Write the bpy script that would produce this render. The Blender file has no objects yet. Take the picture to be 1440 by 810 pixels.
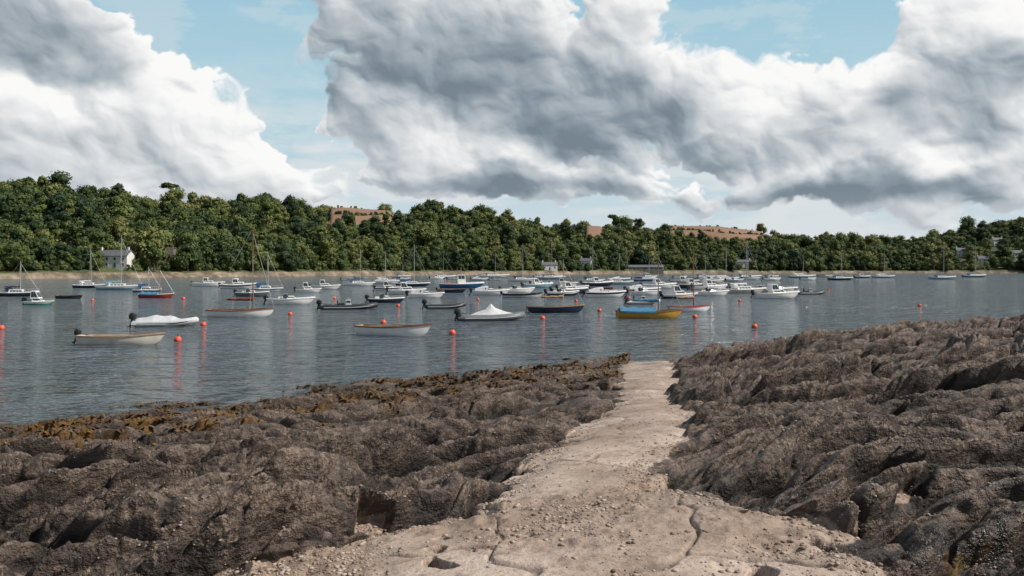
import bpy, math, random
import numpy as np
from mathutils import Vector
random.seed(7); rng=np.random.default_rng(11)
S=bpy.context.scene
COL=S.collection
R=math.radians
CAMZ=4.0; F=1200.0; HY=378.0
def smooth(a,b,x):
    t=np.clip((x-a)/(b-a),0,1); return t*t*(3-2*t)
# ------------------------------------------------------------------ materials
def mat(name,col,rough=0.6,metal=0.0,var=0.15,vscale=3.0,bump=0.0,bscale=30.0,spec=0.5):
    m=bpy.data.materials.new(name); m.use_nodes=True
    nt=m.node_tree; b=nt.nodes['Principled BSDF']
    b.inputs['Roughness'].default_value=rough; b.inputs['Metallic'].default_value=metal
    b.inputs['Specular IOR Level'].default_value=spec
    tc=nt.nodes.new('ShaderNodeTexCoord')
    n=nt.nodes.new('ShaderNodeTexNoise'); n.inputs['Scale'].default_value=vscale; n.inputs['Detail'].default_value=4
    nt.links.new(tc.outputs['Object'],n.inputs['Vector'])
    r=nt.nodes.new('ShaderNodeValToRGB')
    r.color_ramp.elements[0].position=0.3; r.color_ramp.elements[1].position=0.7
    r.color_ramp.elements[0].color=[c*(1-var) for c in col[:3]]+[1]
    r.color_ramp.elements[1].color=[min(1,c*(1+var)) for c in col[:3]]+[1]
    nt.links.new(n.outputs['Fac'],r.inputs['Fac']); nt.links.new(r.outputs['Color'],b.inputs['Base Color'])
    if bump>0:
        n2=nt.nodes.new('ShaderNodeTexNoise'); n2.inputs['Scale'].default_value=bscale; n2.inputs['Detail'].default_value=4
        nt.links.new(tc.outputs['Object'],n2.inputs['Vector'])
        bp=nt.nodes.new('ShaderNodeBump'); bp.inputs['Distance'].default_value=bump
        nt.links.new(n2.outputs['Fac'],bp.inputs['Height']); nt.links.new(bp.outputs['Normal'],b.inputs['Normal'])
    return m
MATS={}
def gm(key,*a,**k):
    if key not in MATS: MATS[key]=mat(key,*a,**k)
    return MATS[key]
WHITE=gm('white_gelcoat',(0.80,0.79,0.76),0.3,var=0.05)
CREAM=gm('cream_paint',(0.60,0.56,0.48),0.4,var=0.12)
WOOD=gm('varnished_wood',(0.25,0.095,0.04),0.35,var=0.3,vscale=8)
TANW=gm('tan_wood',(0.36,0.24,0.14),0.5,var=0.3,vscale=8)
DARK=gm('black_rubber',(0.025,0.027,0.03),0.45,var=0.2)
NAVY=gm('navy_paint',(0.015,0.028,0.06),0.3,var=0.15)
BLUE=gm('blue_paint',(0.02,0.11,0.27),0.35,var=0.15)
LBLUE=gm('light_blue_paint',(0.22,0.38,0.46),0.35,var=0.12)
TEAL=gm('teal_paint',(0.06,0.32,0.27),0.35,var=0.12)
RED=gm('red_paint',(0.42,0.035,0.03),0.4,var=0.15)
MAROON=gm('maroon_canvas',(0.19,0.045,0.035),0.8,var=0.2)
YEL=gm('ochre_paint',(0.52,0.29,0.04),0.35,var=0.12)
GREY=gm('grey_tube',(0.13,0.14,0.15),0.5,var=0.12)
LGREY=gm('light_grey_canvas',(0.5,0.51,0.52),0.75,var=0.12,bump=0.02,bscale=6)
BCAN=gm('blue_canvas',(0.045,0.17,0.28),0.8,var=0.2,bump=0.02,bscale=6)
GLASS=gm('tinted_glass',(0.03,0.045,0.05),0.08,var=0.1)
ALU=gm('mast_aluminium',(0.4,0.41,0.42),0.4,0.3,var=0.08)
MWOOD=gm('mast_wood',(0.2,0.09,0.045),0.45,var=0.2)
ORANGE=gm('orange_buoy',(0.72,0.095,0.055),0.45,var=0.15,vscale=4)
ROPE=gm('rope',(0.35,0.3,0.22),0.9)
# ------------------------------------------------------------------ mesh builder
class MB:
    def __init__(s): s.v=[]; s.f=[]; s.m=[]; s.mats=[]
    def mi(s,m):
        if m not in s.mats: s.mats.append(m)
        return s.mats.index(m)
    def add(s,vs,fs,m):
        o=len(s.v); s.v+= [tuple(p) for p in vs]; k=s.mi(m)
        for f in fs: s.f.append([i+o for i in f]); s.m.append(k)
    def box(s,c,d,m,rz=0,ry=0):
        cx,cy,cz=c; a,b,h=[q/2 for q in d]; vs=[]
        bev=min(a,b,h)*0.25
        for sx in(-1,1):
            for sy in(-1,1):
                for sz in(-1,1):
                    for ax in range(3):
                        p=[sx*(a-bev),sy*(b-bev),sz*(h-bev)]
                        p[ax]=[sx*a,sy*b,sz*h][ax]
                        x,y,z=p
                        x,z=x*math.cos(ry)+z*math.sin(ry),-x*math.sin(ry)+z*math.cos(ry)
                        x,y=x*math.cos(rz)-y*math.sin(rz),x*math.sin(rz)+y*math.cos(rz)
                        vs.append((cx+x,cy+y,cz+z))
        def id(sx,sy,sz,ax): return (((sx>0)*2+(sy>0))*2+(sz>0))*3+ax
        fs=[]
        for ax in range(3):
            o=[i for i in range(3) if i!=ax]
            for sg in(-1,1):
                q=[]
                for (p1,p2) in((-1,-1),(1,-1),(1,1),(-1,1)):
                    t=[0,0,0]; t[ax]=sg; t[o[0]]=p1; t[o[1]]=p2; q.append(id(*t,ax))
                fs.append(q)
        for ax in range(3):
            o=[i for i in range(3) if i!=ax]
            for p1 in(-1,1):
                for p2 in(-1,1):
                    q=[]
                    for e,axx in((-1,o[0]),(1,o[0]),(1,o[1]),(-1,o[1])):
                        t=[0,0,0]; t[ax]=e; t[o[0]]=p1; t[o[1]]=p2; q.append(id(*t,axx))
                    fs.append(q)
        for sx in(-1,1):
            for sy in(-1,1):
                for sz in(-1,1): fs.append([id(sx,sy,sz,k) for k in range(3)])
        s.add(vs,fs,m)
    def tube(s,pts,rad,m,n=8,cap=True):
        pts=[Vector(p) for p in pts]
        if not hasattr(rad,'__len__'): rad=[rad]*len(pts)
        vs=[];fs=[]
        for i,p in enumerate(pts):
            d=(pts[min(i+1,len(pts)-1)]-pts[max(i-1,0)]).normalized()
            up=Vector((0,0,1)) if abs(d.z)<0.9 else Vector((1,0,0))
            a=d.cross(up).normalized(); b=a.cross(d)
            for k in range(n):
                t=2*math.pi*k/n; vs.append(p+(a*math.cos(t)+b*math.sin(t))*rad[i])
        for i in range(len(pts)-1):
            for k in range(n):
                k2=(k+1)%n; fs.append([i*n+k,i*n+k2,(i+1)*n+k2,(i+1)*n+k])
        if cap:
            fs.append(list(range(n))[::-1]); fs.append([(len(pts)-1)*n+k for k in range(n)])
        s.add(vs,fs,m)
    def ball(s,c,r,m,sc=(1,1,1),nu=14,nv=9):
        vs=[];fs=[]
        for j in range(nv+1):
            ph=math.pi*j/nv
            for i in range(nu):
                th=2*math.pi*i/nu
                vs.append((c[0]+r*sc[0]*math.sin(ph)*math.cos(th),c[1]+r*sc[1]*math.sin(ph)*math.sin(th),c[2]+r*sc[2]*math.cos(ph)))
        for j in range(nv):
            for i in range(nu):
                i2=(i+1)%nu; fs.append([j*nu+i,(j+1)*nu+i,(j+1)*nu+i2,j*nu+i2])
        s.add(vs,fs,m)
    def loft(s,rings,m,closed=False,mf=None):
        n=len(rings[0]); o=len(s.v)
        for r in rings: s.v+=[tuple(p) for p in r]
        for i in range(len(rings)-1):
            for j in range(n if closed else n-1):
                j2=(j+1)%n
                s.f.append([o+i*n+j,o+i*n+j2,o+(i+1)*n+j2,o+(i+1)*n+j])
                s.m.append(s.mi(mf(i,j) if mf else m))
    def panel(s,q,u0,u1,v0,v1,off,m):
        q=[Vector(p) for p in q]; nn=(q[1]-q[0]).cross(q[3]-q[0]).normalized()
        def P(u,v): return (q[0]*(1-u)+q[1]*u)*(1-v)+(q[3]*(1-u)+q[2]*u)*v+nn*off
        s.add([P(u0,v0),P(u1,v0),P(u1,v1),P(u0,v1)],[[0,1,2,3]],m)
    def obj(s,name,loc=(0,0,0),rz=0,smoothang=35,parent=None):
        me=bpy.data.meshes.new(name); me.from_pydata(s.v,[],s.f)
        for m in s.mats: me.materials.append(m)
        me.polygons.foreach_set('material_index',s.m)
        me.validate(); me.update()
        me.shade_smooth(); me.set_sharp_from_angle(angle=R(smoothang))
        ob=bpy.data.objects.new(name,me); COL.objects.link(ob)
        ob.location=loc; ob.rotation_euler=(0,0,rz)
        if parent: ob.parent=parent
        return ob
# ------------------------------------------------------------------ boats
class Hull:
    def __init__(s,mb,L,B,Fb,outer,strake,inner,rail,floor=0.02,full=0.78,sheer=0.35,rake=0.06,n=24,nstrake=1,boot=None):
        s.L,s.B,s.F,s.full,s.sh,s.rake=L,B,Fb,full,sheer,rake
        m=8; s.mb=mb
        rings=[];inn=[]
        for i in range(n+1):
            t=(i/n); rings.append(s.ring(t,m))
        def mf(i,j):
            jj=min(abs(j-m),abs(j+1-m))
            if jj>=m-nstrake: return strake
            return outer
        mb.loft(rings,outer,mf=mf)
        mb.add(rings[0],[list(range(2*m+1))],outer)
        for i in range(n+1):
            t=0.012+0.965*i/n; r=s.ring(t,m); q=[]
            for (x,y,z) in r: q.append((x,y*0.94,max(z+0.03,floor)))
            inn.append(q)
        if inner:
            mb.loft([r[::-1] for r in inn],inner); mb.add(inn[0][::-1],[list(range(2*m+1))],inner)
        rw=.012*L
        for sg in(-1,1):
            pts=[]
            for i in range(n+1):
                t=i/n; x,y,z=s.gun(t); pts.append((x,sg*y,z))
            mb.loft([[(p[0],p[1]+sg*0.03,p[2]-rw),(p[0],p[1]+sg*0.035,p[2]+0.025),(p[0],p[1]-sg*0.05,p[2]+0.025),(p[0],p[1]-sg*0.05,p[2]-0.03)] for p in pts],rail,closed=True)
        g=s.gun(0); mb.box((g[0],0,g[2]),(0.07,2*g[1]+0.04,0.06),rail)
    def w(s,t):
        if t>0.42: return s.B/2*max(0.0,1-((t-0.42)/0.58)**2.3)**0.85
        return s.B/2*(1-(1-s.full)*((0.42-t)/0.42)**2)
    def sz(s,t): return s.F*(0.9+s.sh*max(0,(t-0.35)/0.65)**1.8+0.12*(1-t)**3)
    def gun(s,t):
        z=s.sz(t); return (-s.L/2+s.L*t+s.rake*s.L*t**5,s.w(t)+0.004,z)
    def ring(s,t,m):
        w=s.w(t); sz=s.sz(t); kz=-0.22+ (0.22+0.35*s.F)*max(0,(t-0.8)/0.2)**2
        r=[]
        for j in range(-m,m+1):
            a=(1-abs(j)/m)*math.pi/2
            y=math.copysign(w*max(0,math.cos(a))**0.62,j) if j else 0
            z=sz-(sz-kz)*math.sin(a)**1.15
            x=-s.L/2+s.L*t+s.rake*s.L*t**5*((z-kz)/(sz-kz))+0.03*s.L*(1-(z-kz)/(sz-kz))*(1-t)**6
            r.append((x,y,z))
        return r
    def deck(s,t0,t1,m,n=12,drop=0.0,camber=0.06):
        rr=[]
        for i in range(n+1):
            t=t0+(t1-t0)*i/n; x,y,z=s.gun(t)
            rr.append([(x,y*k*0.98,z+0.012-drop+camber*s.B*0.5*(1-k*k)) for k in(-1,-.6,-.2,.2,.6,1)])
        s.mb.loft(rr,m)
    def thwart(s,t,m,wd=0.24,dz=0.16):
        x,y,z=s.gun(t); s.mb.box((x,0,z-dz),(wd,2*y*0.93,0.045),m)
def outboard(mb,x,z,m=DARK,sc=1.0,tilt=0.0):
    c,sn=math.cos(tilt),math.sin(tilt)
    def T(a,b): return (x-0.18*sc+(a*c-b*sn)*sc, z+(a*sn+b*c)*sc)
    rings=[]
    for k,(h,wx,wy) in enumerate([(0.05,.13,.10),(0.12,.2,.15),(.3,.23,.17),(.42,.2,.15),(.47,.1,.08)]):
        r=[]
        for i in range(10):
            a=2*math.pi*i/10; px,pz=T(math.cos(a)*wx-0.05,h); r.append((px,math.sin(a)*wy*sc,pz))
        rings.append(r)
    mb.loft(rings,m,closed=True); mb.add(rings[-1],[list(range(10))],m)
    a=T(-0.02,0.08); b=T(-0.02,-0.5); mb.tube([(a[0],0,a[1]),(b[0],0,b[1])],[.07*sc,.045*sc],m)
    a=T(0.02,-0.42); b=T(-0.2,-0.42); mb.tube([(a[0],0,a[1]),(b[0],0,b[1])],[.06*sc,.03*sc],m)
    a=T(0.1,0.0); mb.box((a[0],0,a[1]),(0.14*sc,0.2*sc,0.22*sc),m)
    a=T(0.15,0.2);b=T(0.6,0.3); mb.tube([(a[0],0,a[1]),(b[0],0,b[1])],.02*sc,m)
def cabin(mb,x0,x1,w0,w1,z0,z1,sf,sb,m,glass=GLASS,tw=0.82,roof=None,panes=3,v0=.45,v1=.88):
    b=[(x0,-w0,z0),(x1,-w1,z0),(x1,w1,z0),(x0,w0,z0)]
    t=[(x0+sb,-w0*tw,z1),(x1-sf,-w1*tw,z1),(x1-sf,w1*tw,z1),(x0+sb,w0*tw,z1)]
    mb.add(b+t,[[0,1,5,4],[1,2,6,5],[2,3,7,6],[3,0,4,7]],m)
    cx=(t[0][0]+t[1][0])/2
    e=.05
    rr=[(x0+sb-e,-w0*tw-e),(x1-sf+e,-w1*tw-e),(x1-sf+e,w1*tw+e),(x0+sb-e,w0*tw+e)]
    mb.add([(p[0],p[1],z1-.01) for p in rr]+[(p[0],p[1],z1+.035) for p in rr]+[(cx+(p[0]-cx)*.8,p[1]*.7,z1+.075) for p in rr],
        [[3,2,1,0],[0,1,5,4],[1,2,6,5],[2,3,7,6],[3,0,4,7],[4,5,9,8],[5,6,10,9],[6,7,11,10],[7,4,8,11],[8,9,10,11]],roof or m)
    q1=[b[0],b[1],t[1],t[0]]; q2=[b[2],b[3],t[3],t[2]]; q3=[b[1],b[2],t[2],t[1]]
    for k in range(panes):
        u0=.08+k*.84/panes+.02; u1=.08+(k+1)*.84/panes-.02
        mb.panel(q1,u0,u1,v0,v1,.01,glass); mb.panel(q2,u0,u1,v0,v1,.01,glass)
    for k in range(2): mb.panel(q3,.06+k*.46,.48+k*.46,v0,v1,.01,glass)
def rig(mb,H,tm,h,m=ALU,cover=None,boomlen=None,r=.045,stays=True,spread=True,rake=0.0):
    x,y,z=H.gun(tm); bx=x-rake*h
    mb.tube([(x,0,0.05),(bx,0,h)],[r,r*.6],m,n=6)
    if stays:
        g=H.gun(.99); mb.tube([(g[0],0,g[2]),(bx,0,h*.93)],.014,ALU,n=4)
        g=H.gun(0.0); mb.tube([(g[0],0,g[2]),(bx,0,h*.98)],.014,ALU,n=4)
        for sg in(-1,1): mb.tube([(x-.1,sg*y,z),(bx,sg*(.45 if spread else .05),h*.5),(bx,0,h*.92)],.014,ALU,n=4)
    if spread: mb.tube([(bx,-.45,h*.5),(bx,.45,h*.5)],.02,m,n=5)
    bl=boomlen or H.L*.42
    mb.tube([(x,0,z+.75),(x-bl,0,z+.8)],.04,m,n=6)
    if cover:
        pts=[(x-bl*k/8,0.0,z+.86+.03*math.sin(k*2)) for k in range(9)]
        mb.tube(pts,[.15-.011*k+.012*math.sin(k*3) for k in range(9)],cover,n=8)
def outline_rail(mb,H,t0,t1,h,m=ALU):
    for sg in(-1,1):
        pts=[]
        for k in range(6):
            t=t0+(t1-t0)*k/5; x,y,z=H.gun(min(t,.985)); pts.append((x,sg*y*.95,z+h))
            mb.tube([(x,sg*y*.95,z),(x,sg*y*.95,z+h)],.014,m,n=4)
        mb.tube(pts,.014,m,n=4)
def dinghy(L,outer,strake,inner,rail,motor=False,mast=0,mastm=MWOOD,cover=None,coverspan=None,boom=None,mt=.62,Fb=None,seat=None):
    mb=MB(); Fb=Fb or .115*L
    H=Hull(mb,L,L*.36,Fb,outer,strake,inner,rail,nstrake=2)
    for t in(.12,.4,.66): H.thwart(t,seat or rail)
    x,y,z=H.gun(.86); H.deck(.84,.985,inner,n=5,drop=.05,camber=.02)
    mb.tube([(H.gun(.45)[0],-.3,z-.12),(H.gun(.05)[0],-.15,z-.1)],.025,TANW,n=6)
    mb.tube([(H.gun(.6)[0],.35,z-.1),(H.gun(.15)[0],.2,z-.1)],.025,TANW,n=6)
    mb.ball((H.gun(.75)[0],.1,z-.3),.14,ORANGE)
    if motor: outboard(mb,-L/2+.02,Fb*.9,sc=.85,tilt=-.35)
    else:
        mb.box((-L/2-.05,0,Fb*.45),(.05,.04,Fb*1.4),rail)
    if mast: rig(mb,H,mt,mast,mastm,cover=boom,stays=mast>4,spread=False,r=.05)
    if coverspan:
        rr=[]
        for k in range(11):
            t=coverspan[0]+(coverspan[1]-coverspan[0])*k/10; x,y,z=H.gun(t)
            pk=.32+.06*math.sin(k*1.9)
            rr.append([(x,-y*1.02-.03,z-.1),(x,-y*1.02-.03,z+.03),(x,-y*.5,z+pk*.6),(x,0,z+pk),(x,y*.5,z+pk*.6),(x,y*1.02+.03,z+.03),(x,y*1.02+.03,z-.1)])
        mb.loft(rr,cover); mb.add(rr[0],[list(range(7))],cover); mb.add(rr[-1],[list(range(7))],cover)
    return mb,H
def motorboat(L,outer,strake,top=WHITE,cab='screen',om=DARK,canopy=None):
    mb=MB(); Fb=.13*L if L<7 else .9
    H=Hull(mb,L,L*.36,Fb,outer,strake,WHITE,top,nstrake=2,full=.9,sheer=.3,rake=.1,floor=.12)
    t0=.48; H.deck(t0,.992,top,camber=.12)
    x,y,z=H.gun(t0)
    if cab=='screen':
        cabin(mb,x-.1,x+L*.22,y*.8,y*.45,z,z+.28,.5,0,top,tw=.8,panes=2)
        b=[(x-.5,-y*.85,z+.02),(x+.1,-y*.7,z+.2),(x+.1,y*.7,z+.2),(x-.5,y*.85,z+.02)]
        t=[(x-.55,-y*.8,z+.5),(x-.2,-y*.6,z+.6),(x-.2,y*.6,z+.6),(x-.55,y*.8,z+.5)]
        mb.add(b+t,[[0,1,5,4],[1,2,6,5],[2,3,7,6]],GLASS)
        mb.tube([t[0],t[1],t[2],t[3]],.02,ALU,n=4)
        mb.box((x-.9,.3,z-.05),(.45,.45,.6),top); mb.box((x-.9,-.35,z-.05),(.45,.45,.6),top)
    elif cab=='cuddy':
        cabin(mb,x-.5,x+L*.3,y*.82,y*.5,z-.05,z+.45,.7,0,top,tw=.82,panes=3)
        cabin(mb,x-.7,x+L*.1,y*.78,y*.7,z+.35,z+1.15,.45,.05,top,tw=.8,panes=2,v0=.2)
    elif cab=='wheel':
        cabin(mb,x-.3,x+1.5,y*.62,y*.56,z-.05,z+1.9,.25,0,top,tw=.9,panes=2,v0=.55,v1=.9)
        mb.tube([(x+.5,0,z+1.9),(x+.4,0,z+3.4)],.04,ALU,n=6); mb.box((x+.45,0,z+2.5),(.1,.9,.08),ALU)
        mb.box((x-2.2,0,z),(.9,1.2,.7),ORANGE if outer is BLUE else DARK)
        mb.tube([(x-2.8,-y*.7,z),(x-2.8,-y*.7,z+1.5),(x-2.8,y*.7,z+1.5),(x-2.8,y*.7,z)],.04,ALU,n=6)
    outline_rail(mb,H,.62,1.0,.28)
    if canopy:
        x1=x-.1; x0=H.gun(.08)[0]; rr=[]
        for k in range(6):
            xx=x1+(x0-x1)*k/5; yy=H.w(.2)*.93; pk=z+.75-.4*(k/5)**2
            rr.append([(xx,-yy,z-.03),(xx,-yy*.75,pk*.8+z*.2),(xx,0,pk),(xx,yy*.75,pk*.8+z*.2),(xx,yy,z-.03)])
        mb.loft(rr,canopy); mb.add(rr[0],[list(range(5))],canopy); mb.add(rr[-1],[list(range(5))],canopy)
    if cab!='wheel': outboard(mb,-L/2+.02,Fb*.8,om,sc=1.2,tilt=-.25)
    return mb,H
def yacht(L,outer,strake,h,cover=BLUE,mastm=ALU):
    mb=MB(); Fb=.1*L
    H=Hull(mb,L,L*.32,Fb,outer,strake,WHITE,WHITE,nstrake=2,full=.65,sheer=.3,rake=.1,floor=.15)
    H.deck(.3,.992,WHITE,camber=.1)
    a=H.gun(.32); b=H.gun(.72)
    cabin(mb,a[0],b[0],a[1]*.62,b[1]*.5,a[2],a[2]+.42,.5,.1,WHITE,tw=.8,panes=4,v0=.3,v1=.75)
    g=H.gun(.28); mb.box((g[0],0,g[2]+.45),(.7,g[1]*1.1,.6),cover)
    rig(mb,H,.58,h,mastm,cover=cover,r=.075)
    outline_rail(mb,H,.7,1.0,.5); outline_rail(mb,H,.02,.3,.5)
    return mb,H
def rib(L,tube=GREY,console=True,canopy=None,cover=None,inner=GREY,motor=True):
    mb=MB(); B=L*.36; r=.052*L if L<5 else .26
    pts=[];rad=[]
    n=30
    for k in range(n+1):
        q=k/n*2-1; sg=-1 if q<0 else 1; t=1-abs(q)
        yy=(B/2-r)*(1 if t<.5 else max(0,1-((t-.5)/.5)**2.4)**.7)
        x=-L/2+L*(t**.85)*.97; z=.18+.38*max(0,t-.4)**2*1.6
        pts.append((x,sg*yy,z)); rad.append(r*(.35 if t<.01 else (.8 if t<.05 else 1)))
    mb.tube(pts,rad,tube,n=12)
    mb.tube([(p[0]*1.003,p[1]+math.copysign(r*.98,p[1])*(abs(p[1])>.12),p[2]) for p in pts[1:-1]],.03,LGREY if tube is not LGREY else DARK,n=5)
    rr=[]
    for k in range(11):
        t=k/10; w=(B/2-r)*(1 if t<.5 else max(0,1-((t-.5)/.5)**2.4)**.7); x=-L/2+.25+(L-.5)*t*.97
        zz=.38*max(0,t-.4)**2*1.6
        rr.append([(x,-w,.1+zz),(x,-w*.5,-.05+zz),(x,0,-.2+zz*1.6),(x,w*.5,-.05+zz),(x,w,.1+zz),(x,0,.12+zz)])
    mb.loft(rr,inner,closed=True)
    mb.box((-L/2+.28,0,.25),(.08,B-2*r,.5),inner)
    if console:
        cabin(mb,-.25,.35,.34,.3,.12,.85,.15,.05,LGREY,panes=1,v0=.7,v1=.95)
        mb.box((-.75,0,.35),(.7,.45,.5),DARK); mb.box((-1.05,0,.75),(.08,.45,.35),DARK)
        mb.tube([(-1.5,-.45,.3),(-1.5,-.4,1.25),(-1.5,.4,1.25),(-1.5,.45,.3)],.03,ALU,n=6)
        mb.tube([(.1,-.28,.85),(.0,-.25,1.15),(.0,.25,1.15),(.1,.28,.85)],.02,ALU,n=5)
    if canopy:
        rr=[]
        for k,(x,pk) in enumerate([(-L*.30,.45),(-L*.22,.62),(-L*.08,.85),(L*.0,1.3),(L*.07,.95),(L*.22,.66),(L*.36,.5)]):
            w=(B/2-r*.6)*(1 if x<L*.1 else (.85 if x<L*.3 else .5))
            rr.append([(x,-w,.36),(x,-w*.55,.36+(pk-.36)*.5),(x,0,pk),(x,w*.55,.36+(pk-.36)*.5),(x,w,.36)])
        mb.loft(rr,canopy); mb.add(rr[0],[list(range(5))],canopy)
    if cover:
        rr=[]
        for k in range(15):
            t=k/14; x=-L/2+.1+(L*.98)*t; w=(B/2+.02)*(1 if t<.45 else max(0.03,1-((t-.45)/.55)**2.4)**.75)
            pk=.42+.32*math.sin(min(1,t*1.25)*math.pi)**.8+.05*math.sin(k*1.7)
            zb=.12+.3*max(0,t-.5)
            rr.append([(x,-w,zb),(x,-w*.97,zb+.18),(x,-w*.5,max(zb+.25,pk-.13)),(x,0,max(zb+.27,pk)),(x,w*.5,max(zb+.25,pk-.13)),(x,w*.97,zb+.18),(x,w,zb)])
        mb.loft(rr,cover); mb.add(rr[0],[list(range(7))],cover)
    if motor: outboard(mb,-L/2+.2,.4,sc=1.15,tilt=-.3)
    return mb,None
def buoy(px,py,r=.2):
    D=CAMZ*F/(py-HY); x=(px-720)/F*D
    if D>110: r*=1.15
    mb=MB(); mb.ball((0,0,r*.45),r,ORANGE,nu=18,nv=12); mb.tube([(0,0,r*1.35),(0,0,r*1.75)],.03,DARK,n=6)
    mb.tube([(.0,0,r*1.75),(.05,0,r*1.95),(0,0,r*2.1),(-.05,0,r*1.95),(0,0,r*1.75)],.012,DARK,n=5)
    mb.obj('mooring_buoy',(x,D,0),0,50)
def place(kind,px,py,wpx,fn,hd=0,**kw):
    D=CAMZ*F/(py-HY); L=wpx*D/F/ max(.6,abs(math.cos(R(hd))))
    L*=.97
    if 'mast_px' in kw:
        kw['mast' if fn is dinghy else 'h']=kw.pop('mast_px')*D/F
    if fn is yacht and 'h' not in kw: kw['h']=L*1.25
    mb,H=fn(L,**kw)
    ob=mb.obj(kind,((px-720)/F*D,D+L*.12,0),R(hd))
    ob.rotation_euler[0]=R(random.uniform(-2,2))
    return ob
D_=dinghy; MO=motorboat; Y=yacht
place('rowing_boat',163,485,113,D_,6,outer=CREAM,strake=CREAM,inner=CREAM,rail=TANW,motor=True)
place('covered_inflatable_boat',228,459,88,rib,12,tube=LGREY,console=False,cover=LGREY)
place('sailing_dinghy',334,446,90,D_,4,outer=WHITE,strake=WHITE,inner=WOOD,rail=WOOD,mast_px=128,mastm=MWOOD,boom=MAROON,mt=.7)
place('motorboat',405,428,62,MO,8,outer=WHITE,strake=WHITE,cab='screen')
place('inflatable_boat',488,435,84,rib,8,tube=DARK)
place('rowing_boat',550,473,104,D_,-14,outer=WHITE,strake=WHITE,inner=TANW,rail=WOOD,seat=WOOD,Fb=.58)
place('inflatable_boat',690,451,98,rib,12,tube=GREY,console=False,canopy=LGREY)
place('inflatable_boat',625,434,60,rib,5,tube=DARK,console=False)
place('sailing_dinghy',780,440,80,D_,4,outer=NAVY,strake=NAVY,inner=TANW,rail=TANW,mast_px=75,mastm=TANW,boom=TANW,mt=.66)
place('sailing_dinghy',913,448,92,D_,2,outer=YEL,strake=YEL,inner=TANW,rail=WOOD,mast_px=92,mastm=MWOOD,mt=.66,cover=BCAN,coverspan=(.04,.6),boom=BCAN)
place('sailing_dinghy',970,438,60,D_,10,outer=WHITE,strake=WHITE,inner=TANW,rail=RED,mast_px=80,mastm=MWOOD,boom=TANW)
place('fishing_boat',646,405,60,MO,6,outer=BLUE,strake=BLUE,cab='wheel')
place('motorboat',52,429,38,MO,0,outer=TEAL,strake=WHITE,cab='cuddy')
place('rowing_boat',95,420,36,D_,0,outer=DARK,strake=DARK,inner=GREY,rail=DARK)
place('sailboat',20,417,56,Y,0,outer=NAVY,strake=NAVY,mast_px=50,cover=NAVY)
place('sailboat',162,408,60,Y,3,outer=LBLUE,strake=WHITE,mast_px=78,cover=LBLUE)
place('sailing_dinghy',217,419,48,D_,0,outer=RED,strake=RED,inner=WHITE,rail=WHITE,mast_px=42,cover=BCAN,coverspan=(.05,.6))
place('sailboat',122,405,44,Y,0,outer=NAVY,strake=NAVY,mast_px=56,cover=WHITE)
place('sailboat',204,411,38,Y,0,outer=NAVY,strake=WHITE,mast_px=36,cover=BLUE)
place('motor_cruiser',290,403,42,MO,5,outer=WHITE,strake=WHITE,cab='cuddy')
place('motor_cruiser',332,406,48,MO,5,outer=WHITE,strake=NAVY,cab='cuddy')
place('motorboat',352,417,44,MO,0,outer=GREY,strake=GREY,cab='screen')
place('sailboat',372,410,44,Y,0,outer=WHITE,strake=BLUE,mast_px=56,cover=BLUE)
place('motor_cruiser',432,411,34,MO,5,outer=WHITE,strake=WHITE,cab='cuddy')
place('motor_cruiser',455,407,40,MO,5,outer=WHITE,strake=LGREY,cab='cuddy')
place('motorboat',541,426,48,MO,5,outer=NAVY,strake=DARK,cab='screen')
place('motorboat',597,419,48,MO,5,outer=WHITE,strake=WHITE,cab='screen',canopy=LGREY)
place('motor_cruiser',570,414,50,MO,5,outer=WHITE,strake=WHITE,cab='cuddy')
place('sailboat',578,403,46,Y,5,outer=NAVY,strake=NAVY,mast_px=60,cover=BLUE)
place('motorboat',545,409,36,MO,5,outer=WHITE,strake=NAVY,cab='cuddy')
place('motorboat',688,415,50,MO,5,outer=WHITE,strake=WHITE,cab='screen',canopy=LGREY)
place('rowing_boat',733,419,56,D_,5,outer=LGREY,strake=DARK,inner=WHITE,rail=DARK,motor=True)
place('motorboat',790,416,44,MO,8,outer=NAVY,strake=WHITE,cab='screen')
place('motorboat',850,418,56,MO,8,outer=WHITE,strake=NAVY,cab='screen',canopy=LGREY)
place('inflatable_boat',905,428,50,rib,5,tube=LGREY)
place('motorboat',905,415,44,MO,5,outer=WHITE,strake=WHITE,cab='screen')
place('motorboat',955,420,50,MO,8,outer=NAVY,strake=WHITE,cab='cuddy')
place('motorboat',1000,416,48,MO,5,outer=WHITE,strake=WHITE,cab='screen')
place('motorboat',1092,420,64,MO,8,outer=WHITE,strake=WHITE,cab='cuddy',om=DARK)
place('inflatable_boat',1141,414,44,rib,5,tube=DARK)
place('sailboat',1182,394,34,Y,0,outer=DARK,strake=DARK,mast_px=42,cover=BLUE)
place('sailboat',1243,391,30,Y,0,outer=LBLUE,strake=WHITE,mast_px=38,cover=WHITE)
place('sailboat',1326,393,36,Y,0,outer=LBLUE,strake=TEAL,mast_px=50,cover=BLUE)
place('sailboat',1371,390,32,Y,0,outer=BLUE,strake=WHITE,mast_px=46,cover=BLUE)
place('motorboat',1213,391,22,MO,0,outer=NAVY,strake=WHITE,cab='cuddy')
for (px,py,mp) in[(732,396,54),(773,393,58),(831,397,54),(1019,395,52),(1050,392,40),(693,391,36),(1128,391,30),(868,400,44),(990,392,34),(620,392,34)]:
    place('sailboat',px,py,random.uniform(34,42),Y,random.uniform(-5,8),outer=random.choice([WHITE,NAVY,WHITE,LBLUE]),strake=WHITE,mast_px=mp,cover=random.choice([BLUE,WHITE,NAVY]))
k=0; used=[]
tries=0
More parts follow.
